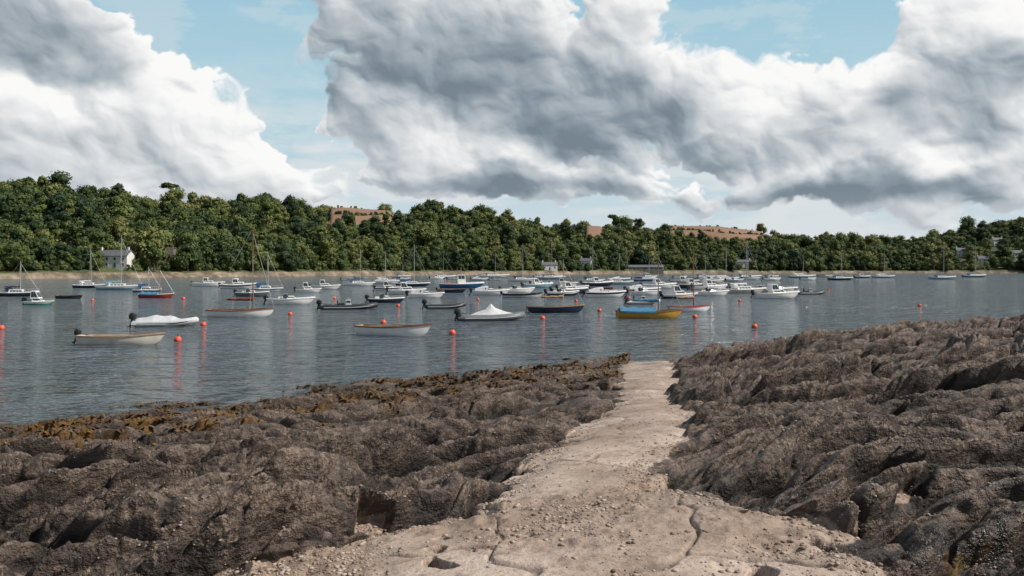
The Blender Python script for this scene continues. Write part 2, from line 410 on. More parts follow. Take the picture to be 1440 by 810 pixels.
while k<48 and tries<4000:
    tries+=1
    px=random.uniform(490,1165); py=random.choice([391,393,395,397,399,402,405,409,412]) + random.uniform(-1,1)
    if py>404 and px<620: continue
    if py>404 and px>1120: continue
    if 600<px<700 and 398<py<409: continue
    wd=random.uniform(.85,1.15)*6.2*F/(CAMZ*F/(py-HY)); wd=min(max(wd,16),50)
    if any(abs(px-a)<(wd+c)*.42 and abs(py-b)<2.4 for a,b,c in used): continue
    used.append((px,py,wd)); k+=1
    o=random.choice([WHITE,WHITE,WHITE,WHITE,NAVY,LGREY,LBLUE,DARK,CREAM,BLUE]); st=random.choice([o,o,WHITE,NAVY])
    ty=random.random(); hd=random.uniform(-12,18)
    if ty<.36: place('motorboat',px,py,wd,MO,hd,outer=o,strake=st,cab='cuddy')
    elif ty<.62: place('motorboat',px,py,wd,MO,hd,outer=o,strake=st,cab='screen',canopy=random.choice([None,NAVY,LGREY]))
    elif ty<.72: place('inflatable_boat',px,py,wd*.9,rib,hd,tube=random.choice([DARK,GREY,LGREY]))
    elif ty<.84: place('rowing_boat',px,py,wd*.8,D_,hd,outer=o,strake=st,inner=TANW,rail=WOOD,motor=True)
    else: place('sailboat',px,py,wd*1.2,Y,hd,outer=o,strake=st,cover=random.choice([BLUE,NAVY,WHITE]))
for b in[(250,480),(286,458),(2,463),(636,470),(763,449),(539,455),(1061,461),(1293,431),(843,438),(977,447),(408,443),(385,425),(672,422),(470,420),(810,424),(1040,424),(1165,408),(560,431),(884,420),(1020,408),(130,423),(258,421),(598,413),(745,411)]:
    buoy(*b)
def line(a,b):
    mb=MB(); p=Vector(a); q=Vector(b)
    mb.tube([p.lerp(q,t)-Vector((0,0,.4*t*(1-t))) for t in[i/8 for i in range(9)]],.015,ROPE,n=5); mb.obj('mooring_line')
def wp(px,py,z=0):
    D=(CAMZ-z)*F/(py-HY); return ((px-720)/F*D,D,z)
line(wp(604,458,.5),(wp(636,470)[0],wp(636,470)[1],.1)); line(wp(221,469,.4),(wp(250,480)[0],wp(250,480)[1],.1))
line(wp(741,436,.5),(wp(763,449)[0],wp(763,449)[1],.1))
# ------------------------------------------------------------------ noise
TAB=rng.random(65536).astype(np.float32)*2*np.pi
GX,GY=np.cos(TAB),np.sin(TAB)
def hsh(ix,iy,seed):
    h=(ix*374761393+iy*668265263+seed*974634777)&0xffffffff
    h=((h^(h>>13))*1274126177)&0xffffffff
    return (h^(h>>16))&0xffff
def perlin(x,y,seed=0):
    x0=np.floor(x);y0=np.floor(y);fx=x-x0;fy=y-y0;ix=x0.astype(np.int64);iy=y0.astype(np.int64)
    u=fx*fx*fx*(fx*(fx*6-15)+10);v=fy*fy*fy*(fy*(fy*6-15)+10)
    def g(dx,dy):
        h=hsh(ix+dx,iy+dy,seed); return GX[h]*(fx-dx)+GY[h]*(fy-dy)
    a=g(0,0);b=g(1,0);c=g(0,1);d=g(1,1)
    return ((a+(b-a)*u)+((c+(d-c)*u)-(a+(b-a)*u))*v)*1.5
def fbm(x,y,seed=0,o=4,g=.5):
    r=0;a=1
    for k in range(o): r=r+a*perlin(x*2**k+k*7.3,y*2**k+k*3.1,seed+k*17); a*=g
    return r
def worley(x,y,seed=0):
    x0=np.floor(x).astype(np.int64);y0=np.floor(y).astype(np.int64)
    f1=np.full(x.shape,9.0);f2=np.full(x.shape,9.0);idv=np.zeros(x.shape);vy=np.zeros(x.shape)
    for dx in(-1,0,1):
        for dy in(-1,0,1):
            h=hsh(x0+dx,y0+dy,seed)
            jx=(h&255)/255.;jy=((h>>8)&255)/255.
            oy=y-(y0+dy+jy)
            d=np.hypot(x0+dx+jx-x,oy)
            m=d<f1
            f2=np.where(m,f1,np.minimum(f2,d)); idv=np.where(m,((h*7)&255)/255.,idv); vy=np.where(m,oy,vy); f1=np.where(m,d,f1)
    return f1,f2,idv,vy
# ------------------------------------------------------------------ rocky foreshore
PD=np.array([1.0,4.3,4.8,5.2,5.6,5.9,7.0,8.5,9.6,11.1,13,15.5,19.8,27,33,40])
PL=np.array([400,400,450,560,660,700,716,770,792,814,850,868,868,862,880,885])
PR=np.array([1180,1180,1120,1050,975,950,942,962,980,982,960,945,955,952,945,945])
def pathb(y):
    l=(np.interp(y,PD,PL)-720)/F*y; r=(np.interp(y,PD,PR)-720)/F*y; return l,r
def base(x,y):
    s=-.68*x+.73*y
    z=2.8-.1197*s
    z=np.where(z>2.4,2.4+.9*(1-np.exp(-(z-2.4)/.9))*.6,z)
    l,r=pathb(y); xr=x-r
    mound=.34*smooth(.3,7,xr)*smooth(7,20,y)*(1-smooth(28,38,y))
    z=z+mound-3.2*smooth(31,44,y)*smooth(4.5,9,x)
    return z
def rocks(x,y):
    wx=x+1.2*perlin(x*.2,y*.2,1)+.35*perlin(x*.6,y*.6,2)+.07*perlin(x*3,y*3,92); wy=y+1.2*perlin(x*.2,y*.2,3)+.35*perlin(x*.6,y*.6,4)+.07*perlin(x*3,y*3,93)
    an=R(34); c,s=math.cos(an),math.sin(an); u=wx*c+wy*s; v=-wx*s+wy*c
    def pillow(su,sv,seed,sharp,tilt=.40):
        f1,f2,i,vy=worley(u/su+seed,v/sv,seed); e=f2-f1
        return np.sqrt(smooth(0,sharp,e))*(.2+.8*i)-tilt*vy*smooth(0,sharp,e), e
    a1,e1=pillow(2.6,.74,5,.38); a2,e2=pillow(1.0,.29,6,.38); a3,e3=pillow(.32,.11,7,.42)
    p1=np.abs(perlin(u/4.2,v/1.1,7)); p2=np.abs(perlin(u/1.4,v/.34,8)); p4=np.abs(perlin(u/.16,v/.05,10))
    md=smooth(-.3,.3,perlin(x*.5,y*.5,15)); big=perlin(x*.25,y*.25,14)
    lay=v/.11+.9*perlin(u/1.0,v/.5,13); lay=lay-np.floor(lay); lay=np.where(lay<.84,lay/.84,(1-lay)/.16)
    iso=.017*np.abs(perlin(x*8,y*8,16))+.012*perlin(x*17,y*17,17)+.007*perlin(x*38,y*38,18)
    h=.44*a1+.19*a2*(.5+.7*md)+.05*a3*(1.3-md)+.34*p1**.7+.13*p2**.7+.014*p4+.042*lay*(1.15-md)+.2*big+iso
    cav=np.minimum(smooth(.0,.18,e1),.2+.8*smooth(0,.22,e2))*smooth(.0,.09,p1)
    return h,cav,a2
NR,NC=1300,1150
yy=2.0*(27.0)**(np.linspace(0,1,NR)); tt=np.linspace(-.85,.88,NC)
Yg,Tg=np.meshgrid(yy,tt,indexing='ij'); Xg=Tg*(Yg+2.2)
h,cav,fine=rocks(Xg,Yg)
zb=base(Xg,Yg)
l,r=pathb(Yg)
en=.20*perlin(Xg*1.1,Yg*1.1,21)+.13*perlin(Xg*3.0,Yg*3.0,22)+.05*perlin(Xg*9,Yg*9,23)
fg=(1-smooth(5.0,6.2,Yg))
en=en+fg*(.45*perlin(Xg*.9,Yg*1.6,24))
sd=np.minimum(Xg-l+en,r-Xg+en*1.2)
pm=smooth(-.07,.08,sd)
pk=smooth(.25,.36,perlin(Xg*.8+4,Yg*1.3,25)+.3*perlin(Xg*4,Yg*4,26)-.15*smooth(5,8,Yg)-smooth(6,9,Yg))*smooth(-3.0,-.3,sd)
pm=np.maximum(pm,pk*.95)
isl=smooth(.40,.48,perlin(Xg*1.4+9,Yg*1.9,27)+.35*perlin(Xg*5,Yg*5,28))*(1-smooth(4.8,6.0,Yg)); pm=pm*(1-.6*isl*(sd<.9))
s_=-.68*Xg+.73*Yg
left=smooth(0,1,l-Xg); right=smooth(0,1.5,Xg-r)
amp=1.06-.3*left*smooth(10,20,Yg)+.22*right*smooth(6,14,Yg)+.15*left*(1-smooth(7,11,Yg))
amp=amp*(.68+.32*smooth(0,.8,-sd))
rg=smooth(-.05,.4,perlin(Xg*.9,Yg*.9,36)+.4*fg-.04+.25*(1-smooth(0,.4,sd)))
ph=fbm(Xg*.9,Yg*.9,31,3)*.022+fbm(Xg*6,Yg*6,32,4)*.015*rg+fbm(Xg*7,Yg*7,39,2)*.003
f1,f2,_,_=worley(Xg*11,Yg*11,33); ph+=.016*rg*np.sqrt(np.clip(1-f1*1.5,0,1))*smooth(-.2,.2,perlin(Xg*4,Yg*4,34))
cf1,cf2,_,_=worley((Xg+.12*perlin(Xg*3,Yg*3,94))*.75,(Yg+.12*perlin(Xg*3,Yg*3,95))*.42,96)
crack=(1-smooth(.0,.028,cf2-cf1)); ph-=.022*crack
step=.10*(1-smooth(8.55,8.62,Yg+.4*perlin(Xg*1.1,Xg*0+1,35)))-.05*smooth(13,13.1,Yg+.2*Xg)+.05*smooth(19,19.3,Yg)
crown=.05*smooth(0,.5,sd)
zp=zb+ph+step+crown+.03
hr=(h-.44)*amp+.05*right
Zr=zb+hr
Z=Zr*(1-pm)+zp*pm
pool=np.exp(-(((Xg-2.45)/.5)**2+((Yg-4.1)/.28)**2)); Z=Z-.30*smooth(.15,.9,pool)
k=(1-pm)*np.clip(hr,-.35,.6)
Xo=Xg+.56*.42*k; Yo=Yg-.83*.52*k
weed=smooth(11.0,16.5,s_+2.6*perlin(Xg*.45,Yg*.45,41)+2*perlin(Xg*1.5,Yg*1.5,42))*(1-pm)*smooth(3.0,-1,Xg-l)
weed=weed*smooth(-.12,.22,perlin(Xg*.8,Yg*.8,43)+.9*perlin(Xg*2.4,Yg*2.4,44)+.08)
weed=np.clip(weed,0,1); weed=np.maximum(weed,.9*smooth(.2,.6,pool))
wet=np.clip(smooth(.5,.05,Zr)+.9*smooth(.05,.4,pool)+.8*np.exp(-(((Xg-1.5)/.5)**2+((Yg-5.4)/.35)**2)),0,1)
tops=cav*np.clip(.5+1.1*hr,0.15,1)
co=np.stack([Xo.ravel(),Yo.ravel(),Z.ravel()],1).astype(np.float32)
def gridmesh(name,co,nr,nc,attrs,material,cattr=None):
    i=np.arange((nr-1)*(nc-1)); rr_=i//(nc-1); cc=i%(nc-1); a=rr_*nc+cc
    q=np.stack([a,a+1,a+nc+1,a+nc],1).astype(np.int32)
    me=bpy.data.meshes.new(name); me.vertices.add(len(co)); me.vertices.foreach_set('co',co.astype(np.float32).ravel())
    me.loops.add(q.size); me.loops.foreach_set('vertex_index',q.ravel()); me.polygons.add(len(q))
    me.polygons.foreach_set('loop_start',np.arange(len(q),dtype=np.int32)*4)
    me.polygons.foreach_set('use_smooth',np.ones(len(q),bool))
    me.update(calc_edges=True)
    for n_,v in attrs.items():
        at=me.attributes.new(n_,'FLOAT','POINT'); at.data.foreach_set('value',v.ravel().astype(np.float32))
    if cattr is not None:
        at=me.attributes.new('cloud_colour','FLOAT_VECTOR','POINT'); at.data.foreach_set('vector',cattr.astype(np.float32).ravel())
    me.materials.append(material)
    ob=bpy.data.objects.new(name,me); COL.objects.link(ob); return ob
class NT:
    def __init__(s,nt): s.nt=nt
    def n(s,t,**k):
        x=s.nt.nodes.new(t)
        for a,b in k.items(): setattr(x,a,b)
        return x
    def set(s,inp,v):
        if isinstance(v,bpy.types.NodeSocket): s.nt.links.new(v,inp)
        elif v is not None: inp.default_value=v
    def m(s,op,a,b=None,c=None,clamp=False):
        x=s.n('ShaderNodeMath',operation=op,use_clamp=clamp); s.set(x.inputs[0],a); s.set(x.inputs[1],b); s.set(x.inputs[2],c); return x.outputs[0]
    def v(s,op,a,b=None):
        x=s.n('ShaderNodeVectorMath',operation=op); s.set(x.inputs[0],a); s.set(x.inputs[1],b); return x.outputs[0]
    def noise(s,vec,scale,detail=5,rough=.5,out='Fac'):
        x=s.n('ShaderNodeTexNoise'); s.set(x.inputs['Vector'],vec); x.inputs['Scale'].default_value=scale; x.inputs['Detail'].default_value=detail; x.inputs['Roughness'].default_value=rough
        return x.outputs[out]
    def ramp(s,f,els):
        x=s.n('ShaderNodeValToRGB'); s.set(x.inputs[0],f); e=x.color_ramp.elements
        while len(e)<len(els): e.new(.5)
        for i,(p,c) in enumerate(els): e[i].position=p; e[i].color=(*c,1)
        return x.outputs[0]
    def mix(s,f,a,b,blend='MIX'):
        x=s.n('ShaderNodeMix',data_type='RGBA',blend_type=blend); s.set(x.inputs[0],f); s.set(x.inputs[6],a); s.set(x.inputs[7],b); return x.outputs[2]
    def sm(s,x,a,b):
        y=s.n('ShaderNodeMapRange',interpolation_type='SMOOTHSTEP'); s.set(y.inputs[0],x); y.inputs[1].default_value=a; y.inputs[2].default_value=b; return y.outputs[0]
    def attr(s,nm): x=s.n('ShaderNodeAttribute',attribute_name=nm); return x.outputs['Fac']
def newmat(nm):
    m=bpy.data.materials.new(nm); m.use_nodes=True; t=NT(m.node_tree); return m,t,m.node_tree.nodes['Principled BSDF']
rm,t,bs=newmat('shore_rock')
tc=t.n('ShaderNodeTexCoord').outputs['Object']
mp=t.n('ShaderNodeMapping'); t.set(mp.inputs[0],tc); mp.inputs['Rotation'].default_value=(0,0,R(-34)); mp.inputs['Scale'].default_value=(.35,1.4,1.2)
sv=mp.outputs[0]
n1=t.noise(sv,1.6,6,.65); n2=t.noise(tc,7,6,.65); n3=t.noise(tc,34,3,.7); n4=t.noise(sv,9,4,.6)
c=t.ramp(n1,[(.3,(.034,.025,.020)),(.44,(.076,.055,.043)),(.56,(.126,.093,.073)),(.7,(.20,.15,.118))])
c=t.mix(t.m('MULTIPLY',t.sm(n4,.46,.64),.8),c,(.026,.020,.017,1))
c=t.mix(t.m('MULTIPLY',t.sm(t.attr('tops'),.42,.05),.85),c,(.010,.008,.006,1))  # near-black crevices: dark slime plus shade painted into the rock colour
barn=t.m('MULTIPLY',t.sm(t.m('ADD',n2,t.m('MULTIPLY',t.attr('tops'),.14)),.56,.70),t.sm(n3,.46,.60))
c=t.mix(t.m('MULTIPLY',barn,.65),c,(.31,.235,.175,1))
pc=t.ramp(t.noise(tc,1.1,7,.65),[(.3,(.25,.18,.135)),(.45,(.355,.268,.206)),(.56,(.43,.335,.268)),(.68,(.52,.425,.355))])
pc=t.mix(t.m('MULTIPLY',t.sm(n3,.5,.70),.65),pc,(.19,.13,.095,1))
pc=t.mix(t.m('MULTIPLY',t.sm(n2,.52,.66),.6),pc,(.165,.112,.08,1))
pc=t.mix(t.m('MULTIPLY',t.attr('gravel'),.42),pc,(.17,.115,.08,1))
pc=t.mix(t.m('MULTIPLY',t.attr('crack'),.6),pc,(.08,.055,.04,1))
c=t.mix(t.sm(t.m('ADD',t.attr('pathm'),t.m('MULTIPLY',t.m('SUBTRACT',n2,.5),.7)),.62,.82),c,pc)
wc=t.ramp(t.noise(tc,2.2,6,.7),[(.3,(.016,.010,.006)),(.46,(.068,.034,.011)),(.60,(.17,.088,.018)),(.70,(.11,.09,.018)),(.82,(.045,.055,.013))])
c=t.mix(t.sm(t.m('ADD',t.attr('weed'),t.m('MULTIPLY',t.m('SUBTRACT',n2,.5),1.2)),.4,.7),c,wc)
c=t.mix(t.m('MULTIPLY',t.attr('wet'),.45),c,(.01,.009,.008,1))
t.set(bs.inputs['Base Color'],c)
t.set(bs.inputs['Roughness'],t.m('SUBTRACT',t.m('ADD',.48,t.m('MULTIPLY',n2,.35)),t.m('MULTIPLY',t.attr('wet'),.35)))
bs.inputs['Specular IOR Level'].default_value=.38
hb=t.m('ADD',t.m('MULTIPLY',n2,1.0),t.m('ADD',t.m('MULTIPLY',n3,.4),t.m('MULTIPLY',n4,.7)))
bp=t.n('ShaderNodeBump'); t.set(bp.inputs['Distance'],t.m('SUBTRACT',.065,t.m('MULTIPLY',t.attr('pathm'),.042))); bp.inputs['Strength'].default_value=.95
t.set(bp.inputs['Height'],hb); t.set(bs.inputs['Normal'],bp.outputs[0])
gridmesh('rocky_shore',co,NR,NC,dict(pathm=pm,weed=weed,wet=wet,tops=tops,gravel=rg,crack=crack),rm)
gx,gy=np.meshgrid(np.linspace(-120,140,200),np.linspace(-140,60,160))
gz=base(gx,np.maximum(gy,1.0))-.7+.25*perlin(gx*.3,gy*.3,50)+.02*np.maximum(0,-gy)
gz=np.where(gy<1,np.minimum(gz,4),gz)
z0=np.zeros_like(gx)
gridmesh('ground',np.stack([gx.ravel(),gy.ravel(),gz.ravel()],1),160,200,dict(pathm=z0,weed=z0,wet=z0,tops=z0+.5,gravel=z0,crack=z0),rm)
flat=(weed*(Z>-.05)*(Zr<1.9)).ravel(); area=((Yg+2.2)*Yg).ravel(); p=np.where(flat>.3,flat,0)*area; p=p/p.sum()
def rawmesh(name,V,Q,material,smoothf=False):
    me=bpy.data.meshes.new(name); V=V.astype(np.float32); k=Q.shape[1]
    me.vertices.add(len(V)); me.vertices.foreach_set('co',V.ravel()); me.loops.add(Q.size); me.loops.foreach_set('vertex_index',Q.astype(np.int32).ravel())
    me.polygons.add(len(Q)); me.polygons.foreach_set('loop_start',np.arange(len(Q),dtype=np.int32)*k)
    me.polygons.foreach_set('use_smooth',np.full(len(Q),smoothf)); me.update(calc_edges=True); me.materials.append(material)
    ob=bpy.data.objects.new(name,me); COL.objects.link(ob); return ob
NS=24000
idx=rng.choice(len(p),NS,p=p); P0=co[idx]+rng.normal(0,.03,(NS,3))*[1,1,0]
ang=rng.random(NS)*2*np.pi; Ls=rng.uniform(.05,.14,NS)*(1+.015*P0[:,1]); wd=rng.uniform(.012,.026,NS)*(1+.03*P0[:,1])
d=np.stack([np.cos(ang),np.sin(ang),0*ang],1); sd_=np.stack([-np.sin(ang),np.cos(ang),0*ang],1)
pts=[]
for kk,(a,hz,w_) in enumerate([(0,0,.6),(.4,.25,1.),(.8,.15,.9),(1.1,-.15,.3)]):
    cpt=P0+d*(Ls*a)[:,None]+np.stack([0*ang,0*ang,Ls*hz*rng.uniform(.4,1.2,NS)],1); pts+=[cpt-sd_*(wd*w_)[:,None],cpt+sd_*(wd*w_)[:,None]]
V=np.stack(pts,1).reshape(-1,3); b8=np.arange(NS)[:,None]*8
Q=np.concatenate([b8+np.array([[0,1,3,2]]),b8+np.array([[2,3,5,4]]),b8+np.array([[4,5,7,6]])])
wm,t,bs=newmat('seaweed'); tc=t.n('ShaderNodeTexCoord').outputs['Object']
t.set(bs.inputs['Base Color'],t.ramp(t.noise(tc,1.1,6,.8),[(.32,(.016,.010,.006)),(.46,(.055,.027,.010)),(.56,(.15,.078,.016)),(.64,(.07,.04,.012)),(.73,(.11,.09,.018))])); bs.inputs['Roughness'].default_value=.5
rawmesh('seaweed',V,Q,wm,True)
ph_=(1+math.sqrt(5))/2
ico=np.array([(-1,ph_,0),(1,ph_,0),(-1,-ph_,0),(1,-ph_,0),(0,-1,ph_),(0,1,ph_),(0,-1,-ph_),(0,1,-ph_),(ph_,0,-1),(ph_,0,1),(-ph_,0,-1),(-ph_,0,1)])/1.9
icf=np.array([(0,11,5),(0,5,1),(0,1,7),(0,7,10),(0,10,11),(1,5,9),(5,11,4),(11,10,2),(10,7,6),(7,1,8),(3,9,4),(3,4,2),(3,2,6),(3,6,8),(3,8,9),(4,9,5),(2,4,11),(6,2,10),(8,6,7),(9,8,1)])
def scatter(name,weight,n,smin,smax,flatz,material):
    w_=weight.ravel(); w_=w_/w_.sum(); idx=rng.choice(len(w_),n,p=w_); P0=co[idx]
    sc=smin*(smax/smin)**(rng.random(n)**2.5); a=rng.random(n)*6.28
    vv=ico[None]*rng.uniform(.75,1.25,(n,12,1))*sc[:,None,None]; vv[:,:,0]*=rng.uniform(.8,1.4,(n,1)); vv[:,:,2]*=flatz
    x=vv[:,:,0]*np.cos(a)[:,None]-vv[:,:,1]*np.sin(a)[:,None]; y=vv[:,:,0]*np.sin(a)[:,None]+vv[:,:,1]*np.cos(a)[:,None]
    V=np.stack([x,y,vv[:,:,2]],2)+P0[:,None,:]+np.array([0,0,.002])
    Q=(icf[None]+np.arange(n)[:,None,None]*12).reshape(-1,3); rawmesh(name,V.reshape(-1,3),Q,material,True)
pm1,t,bs=newmat('pebble'); tc=t.n('ShaderNodeTexCoord').outputs['Object']
t.set(bs.inputs['Base Color'],t.ramp(t.noise(tc,9,2,.5),[(.3,(.10,.072,.055)),(.45,(.26,.19,.14)),(.6,(.43,.35,.28)),(.75,(.17,.122,.095))])); bs.inputs['Roughness'].default_value=.8
near=area*np.exp(-yy[:,None]*np.ones((1,NC))/5).ravel()*(Yg.ravel()>3)
cl=smooth(-.1,.5,perlin(Xg*1.2,Yg*1.2,61)).ravel(); rim=(1-smooth(.05,.5,sd)).ravel()
scatter('pebbles',near*pm.ravel()*(.03+rg.ravel()*.5*cl+.5*rim),7500,.004,.018,.5,pm1)
pm2=mat('limpet_shell',(.30,.235,.18),.8,var=.4,vscale=12)
scatter('limpets',near*(1-pm.ravel())*np.clip(tops.ravel()-.3,0,1)*(.1+cl),7000,.005,.013,.6,pm2)
pw=MB(); pw.add([(2.45+.62*math.cos(a)*(1+.1*math.sin(3*a)),4.1+.34*math.sin(a),0) for a in[2*math.pi*i/28 for i in range(28)]],[list(range(28))],gm('tide_pool_water',(.03,.04,.02),.05,var=.2))
pw.obj('tide_pool',(0,0,float(base(np.array(2.45),np.array(4.1)))-.2))
# ------------------------------------------------------------------ water
wm,t,bs=newmat('sea_water'); tc=t.n('ShaderNodeTexCoord').outputs['Object']
mp=t.n('ShaderNodeMapping'); t.set(mp.inputs[0],tc); mp.inputs['Rotation'].default_value=(0,0,R(10)); mp.inputs['Scale'].default_value=(.55,1.0,1); wv=mp.outputs[0]
a00=t.noise(wv,.14,2,.5); a0=t.noise(wv,.42,3,.55); a1=t.noise(wv,1.15,3,.55); a2=t.noise(wv,3.2,2,.6)
patch=t.sm(t.noise(t.v('MULTIPLY',tc,(.4,1.6,1)),.04,5,.65),.38,.60)
hb=t.m('ADD',t.m('ADD',t.m('MULTIPLY',a0,1.9),t.m('MULTIPLY',a1,1.5)),t.m('ADD',t.m('MULTIPLY',a2,.2),t.m('MULTIPLY',a00,1.8)))
bp=t.n('ShaderNodeBump'); t.set(bp.inputs['Height'],hb); bp.inputs['Distance'].default_value=.95
t.set(bp.inputs['Strength'],t.m('ADD',.55,t.m('MULTIPLY',patch,.45))); t.set(bs.inputs['Normal'],bp.outputs[0])
t.set(bs.inputs['Base Color'],t.mix(patch,(.058,.078,.090,1),(.11,.132,.145,1)))
bs.inputs['Roughness'].default_value=.08; bs.inputs['IOR'].default_value=1.40
xs=np.array([-4000,-600,-200,-60,60,200,600,4000.]); ysv=np.array([-4000,-200,0,20,40,80,160,320,640,4000.])
gx,gy=np.meshgrid(xs,ysv)
gridmesh('water',np.stack([gx.ravel(),gy.ravel(),0*gx.ravel()],1),len(ysv),len(xs),{},wm)
# ------------------------------------------------------------------ far hillside
SP=[-900,-300,0,300,500,700,900,1000,1200,1440,1800,2400]; SY=[399,394,392.5,390,388,386.5,385.3,385,384.3,384.3,385.5,388]
KP=[-900,-300,0,60,150,240,300,370,440,462,480,550,565,605,650,700,760,820,850,900,935,940,1010,1080,1090,1130,1200,1260,1300,1380,1440,1700,2400]
KY=[300,275,262,260,270,279,286,279,288,296,293,298,299,290,297,304,313,318,319,315,320,318,319,327,330,331,336,336,331,318,306,290,280]
def Ds(px): return CAMZ*F/(np.interp(px,SP,SY)-HY)
def isfield(px): return smooth(458,466,px)*(1-smooth(548,560,px))+smooth(934,944,px)*(1-smooth(1070,1083,px))+smooth(818,826,px)*(1-smooth(846,852,px))
WDT=230.
def land(px,D):
    ds=Ds(px); tq=(D-ds)/WDT; dc=ds+WDT
    zc=CAMZ+(HY-np.interp(px,KP,KY))/F*dc-13.5*(1-isfield(px))
    s=np.clip(tq,0,1); z=-1.5+3.2*smooth(0,.03,tq)+(zc-1.7)*np.sin(s*np.pi/2)**1.25-np.maximum(tq-1,0)*12
    return z,tq
pxs=np.linspace(-900,2400,900); tq=np.concatenate([np.linspace(-.05,.1,25),np.linspace(.11,1.1,110),np.linspace(1.2,5,20)])
PX,TQ=np.meshgrid(pxs,tq); DD=Ds(PX)+TQ*WDT; XX=(PX-720)/F*DD
ZZ,_=land(PX,DD); ZZ=ZZ+.5*perlin(XX*.05,DD*.05,71)*smooth(.02,.1,TQ)+.5*perlin(XX*.15,DD*.15,72)*smooth(-.01,.03,TQ)*(1-smooth(.03,.1,TQ))
hm,t,bs=newmat('hillside_ground'); tc=t.n('ShaderNodeTexCoord').outputs['Object']
g=t.ramp(t.noise(tc,.03,6,.7),[(.3,(.03,.05,.015)),(.55,(.06,.085,.025)),(.75,(.1,.12,.04))])
fc=t.ramp(t.noise(tc,.02,6,.6),[(.3,(.175,.098,.060)),(.7,(.25,.15,.092))])
g=t.mix(t.sm(t.attr('field'),.4,.6),g,fc)
bc=t.ramp(t.noise(tc,.12,6,.75),[(.3,(.045,.037,.026)),(.45,(.12,.093,.062)),(.58,(.24,.19,.135)),(.72,(.36,.30,.23))])
g=t.mix(t.sm(t.m('ADD',t.attr('beach'),t.m('MULTIPLY',t.m('SUBTRACT',t.noise(tc,.15,5,.6),.5),1.0)),.35,.6),g,bc); t.set(bs.inputs['Base Color'],g); bs.inputs['Roughness'].default_value=.95
fld=isfield(PX)*smooth(.46,.52,TQ)*(1-smooth(1.3,1.5,TQ))
gridmesh('hills',np.stack([XX.ravel(),DD.ravel(),ZZ.ravel()],1),len(tq),len(pxs),dict(field=fld,beach=1-smooth(.015,.04,TQ)),hm)
# ------------------------------------------------------------------ trees
fm,t,bs=newmat('tree_foliage'); tc=t.n('ShaderNodeTexCoord').outputs['Object']; oi=t.n('ShaderNodeObjectInfo').outputs['Random']
gp=t.n('ShaderNodeNewGeometry').outputs['Position']
pn=t.noise(gp,.016,3,.6)  # broad dark/light patches: cloud shadow variation painted into the foliage colour
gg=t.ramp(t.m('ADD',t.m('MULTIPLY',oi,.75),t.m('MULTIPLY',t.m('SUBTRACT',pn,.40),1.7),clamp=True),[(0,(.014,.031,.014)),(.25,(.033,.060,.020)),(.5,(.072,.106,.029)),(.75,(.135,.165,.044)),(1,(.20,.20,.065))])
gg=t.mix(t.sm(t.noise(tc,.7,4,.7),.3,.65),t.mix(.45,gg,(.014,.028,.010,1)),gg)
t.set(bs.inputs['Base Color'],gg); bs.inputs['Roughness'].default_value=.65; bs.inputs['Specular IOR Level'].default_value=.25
bark=mat('bark',(.07,.05,.035),.9,var=.3,vscale=2)
def treemesh(name,seed,hgt=11.,rad=5.,lobes=16,pine=False,leaf=.5,per=120,tr=.45):
    r=np.random.default_rng(seed); mb=MB()
    mb.tube([(0,0,-6),(.1,0,hgt*.4),(.3,.1,hgt*(.82 if pine else .6))],[tr,tr*.75,tr*.5],bark,n=7)
    for k in range(lobes):
        a=r.random()*6.28
        if pine:
            q=math.sqrt(r.random())*rad; c=np.array([q*math.cos(a),q*math.sin(a),hgt*.84+r.uniform(-.9,1.2)-q*.12]); rr_=r.uniform(1.0,2.1); sq=.6
        else:
            q=(r.random()**.6)*rad*.62; hh=r.uniform(.3,.86); q*=math.sin(math.pi*min(1,.22+hh*.78))**.5+.15
            c=np.array([q*math.cos(a),q*math.sin(a),hgt*hh]); rr_=r.uniform(1.1,2.7)*rad/5; sq=.85
        mb.tube([(.2,.05,hgt*(.66 if pine else .42)),tuple(c)],[.22 if pine else .16,.06],bark,n=5)
        mb.ball(c,rr_*.66,fm,(1,1,sq),nu=9,nv=6)
        n=per; dv=r.normal(size=(n,3)); dv/=np.linalg.norm(dv,axis=1)[:,None]
        pos=c+dv*np.array([1,1,sq])*rr_*r.uniform(.7,1.22,(n,1))
        nn=dv+r.normal(0,.35,(n,3)); nn/=np.linalg.norm(nn,axis=1)[:,None]
        t1=np.cross(nn,r.normal(size=(n,3))); t1/=np.linalg.norm(t1,axis=1)[:,None]; t2=np.cross(nn,t1)
        s1=r.uniform(.5,1.2,(n,1))*leaf; s2=s1*r.uniform(.5,.9,(n,1))
        for i in range(n):
            mb.v+= [tuple(pos[i]-t1[i]*s1[i]),tuple(pos[i]-t2[i]*s2[i]),tuple(pos[i]+t1[i]*s1[i]),tuple(pos[i]+t2[i]*s2[i])]
            L_=len(mb.v); mb.f.append([L_-4,L_-3,L_-2,L_-1]); mb.m.append(mb.mi(fm))
    me=bpy.data.meshes.new(name); me.from_pydata(mb.v,[],mb.f)
    for m_ in mb.mats: me.materials.append(m_)
    me.polygons.foreach_set('material_index',mb.m); me.update(); return me
pc_=bpy.data.collections.new('tree_kinds')
HG=[11,12,9.5,14,10,8,11,15,13,7]; RD=[5,5.6,5.2,4.2,5.5,5,6,3.4,6.5,5.5]; LB=[15,18,14,17,16,13,20,14,22,15]
for k in range(10):
    me=treemesh('broadleaf_%d'%k,100+k,hgt=HG[k],rad=RD[k],lobes=LB[k])
    ob=bpy.data.objects.new('broadleaf_%d'%k,me); pc_.objects.link(ob)
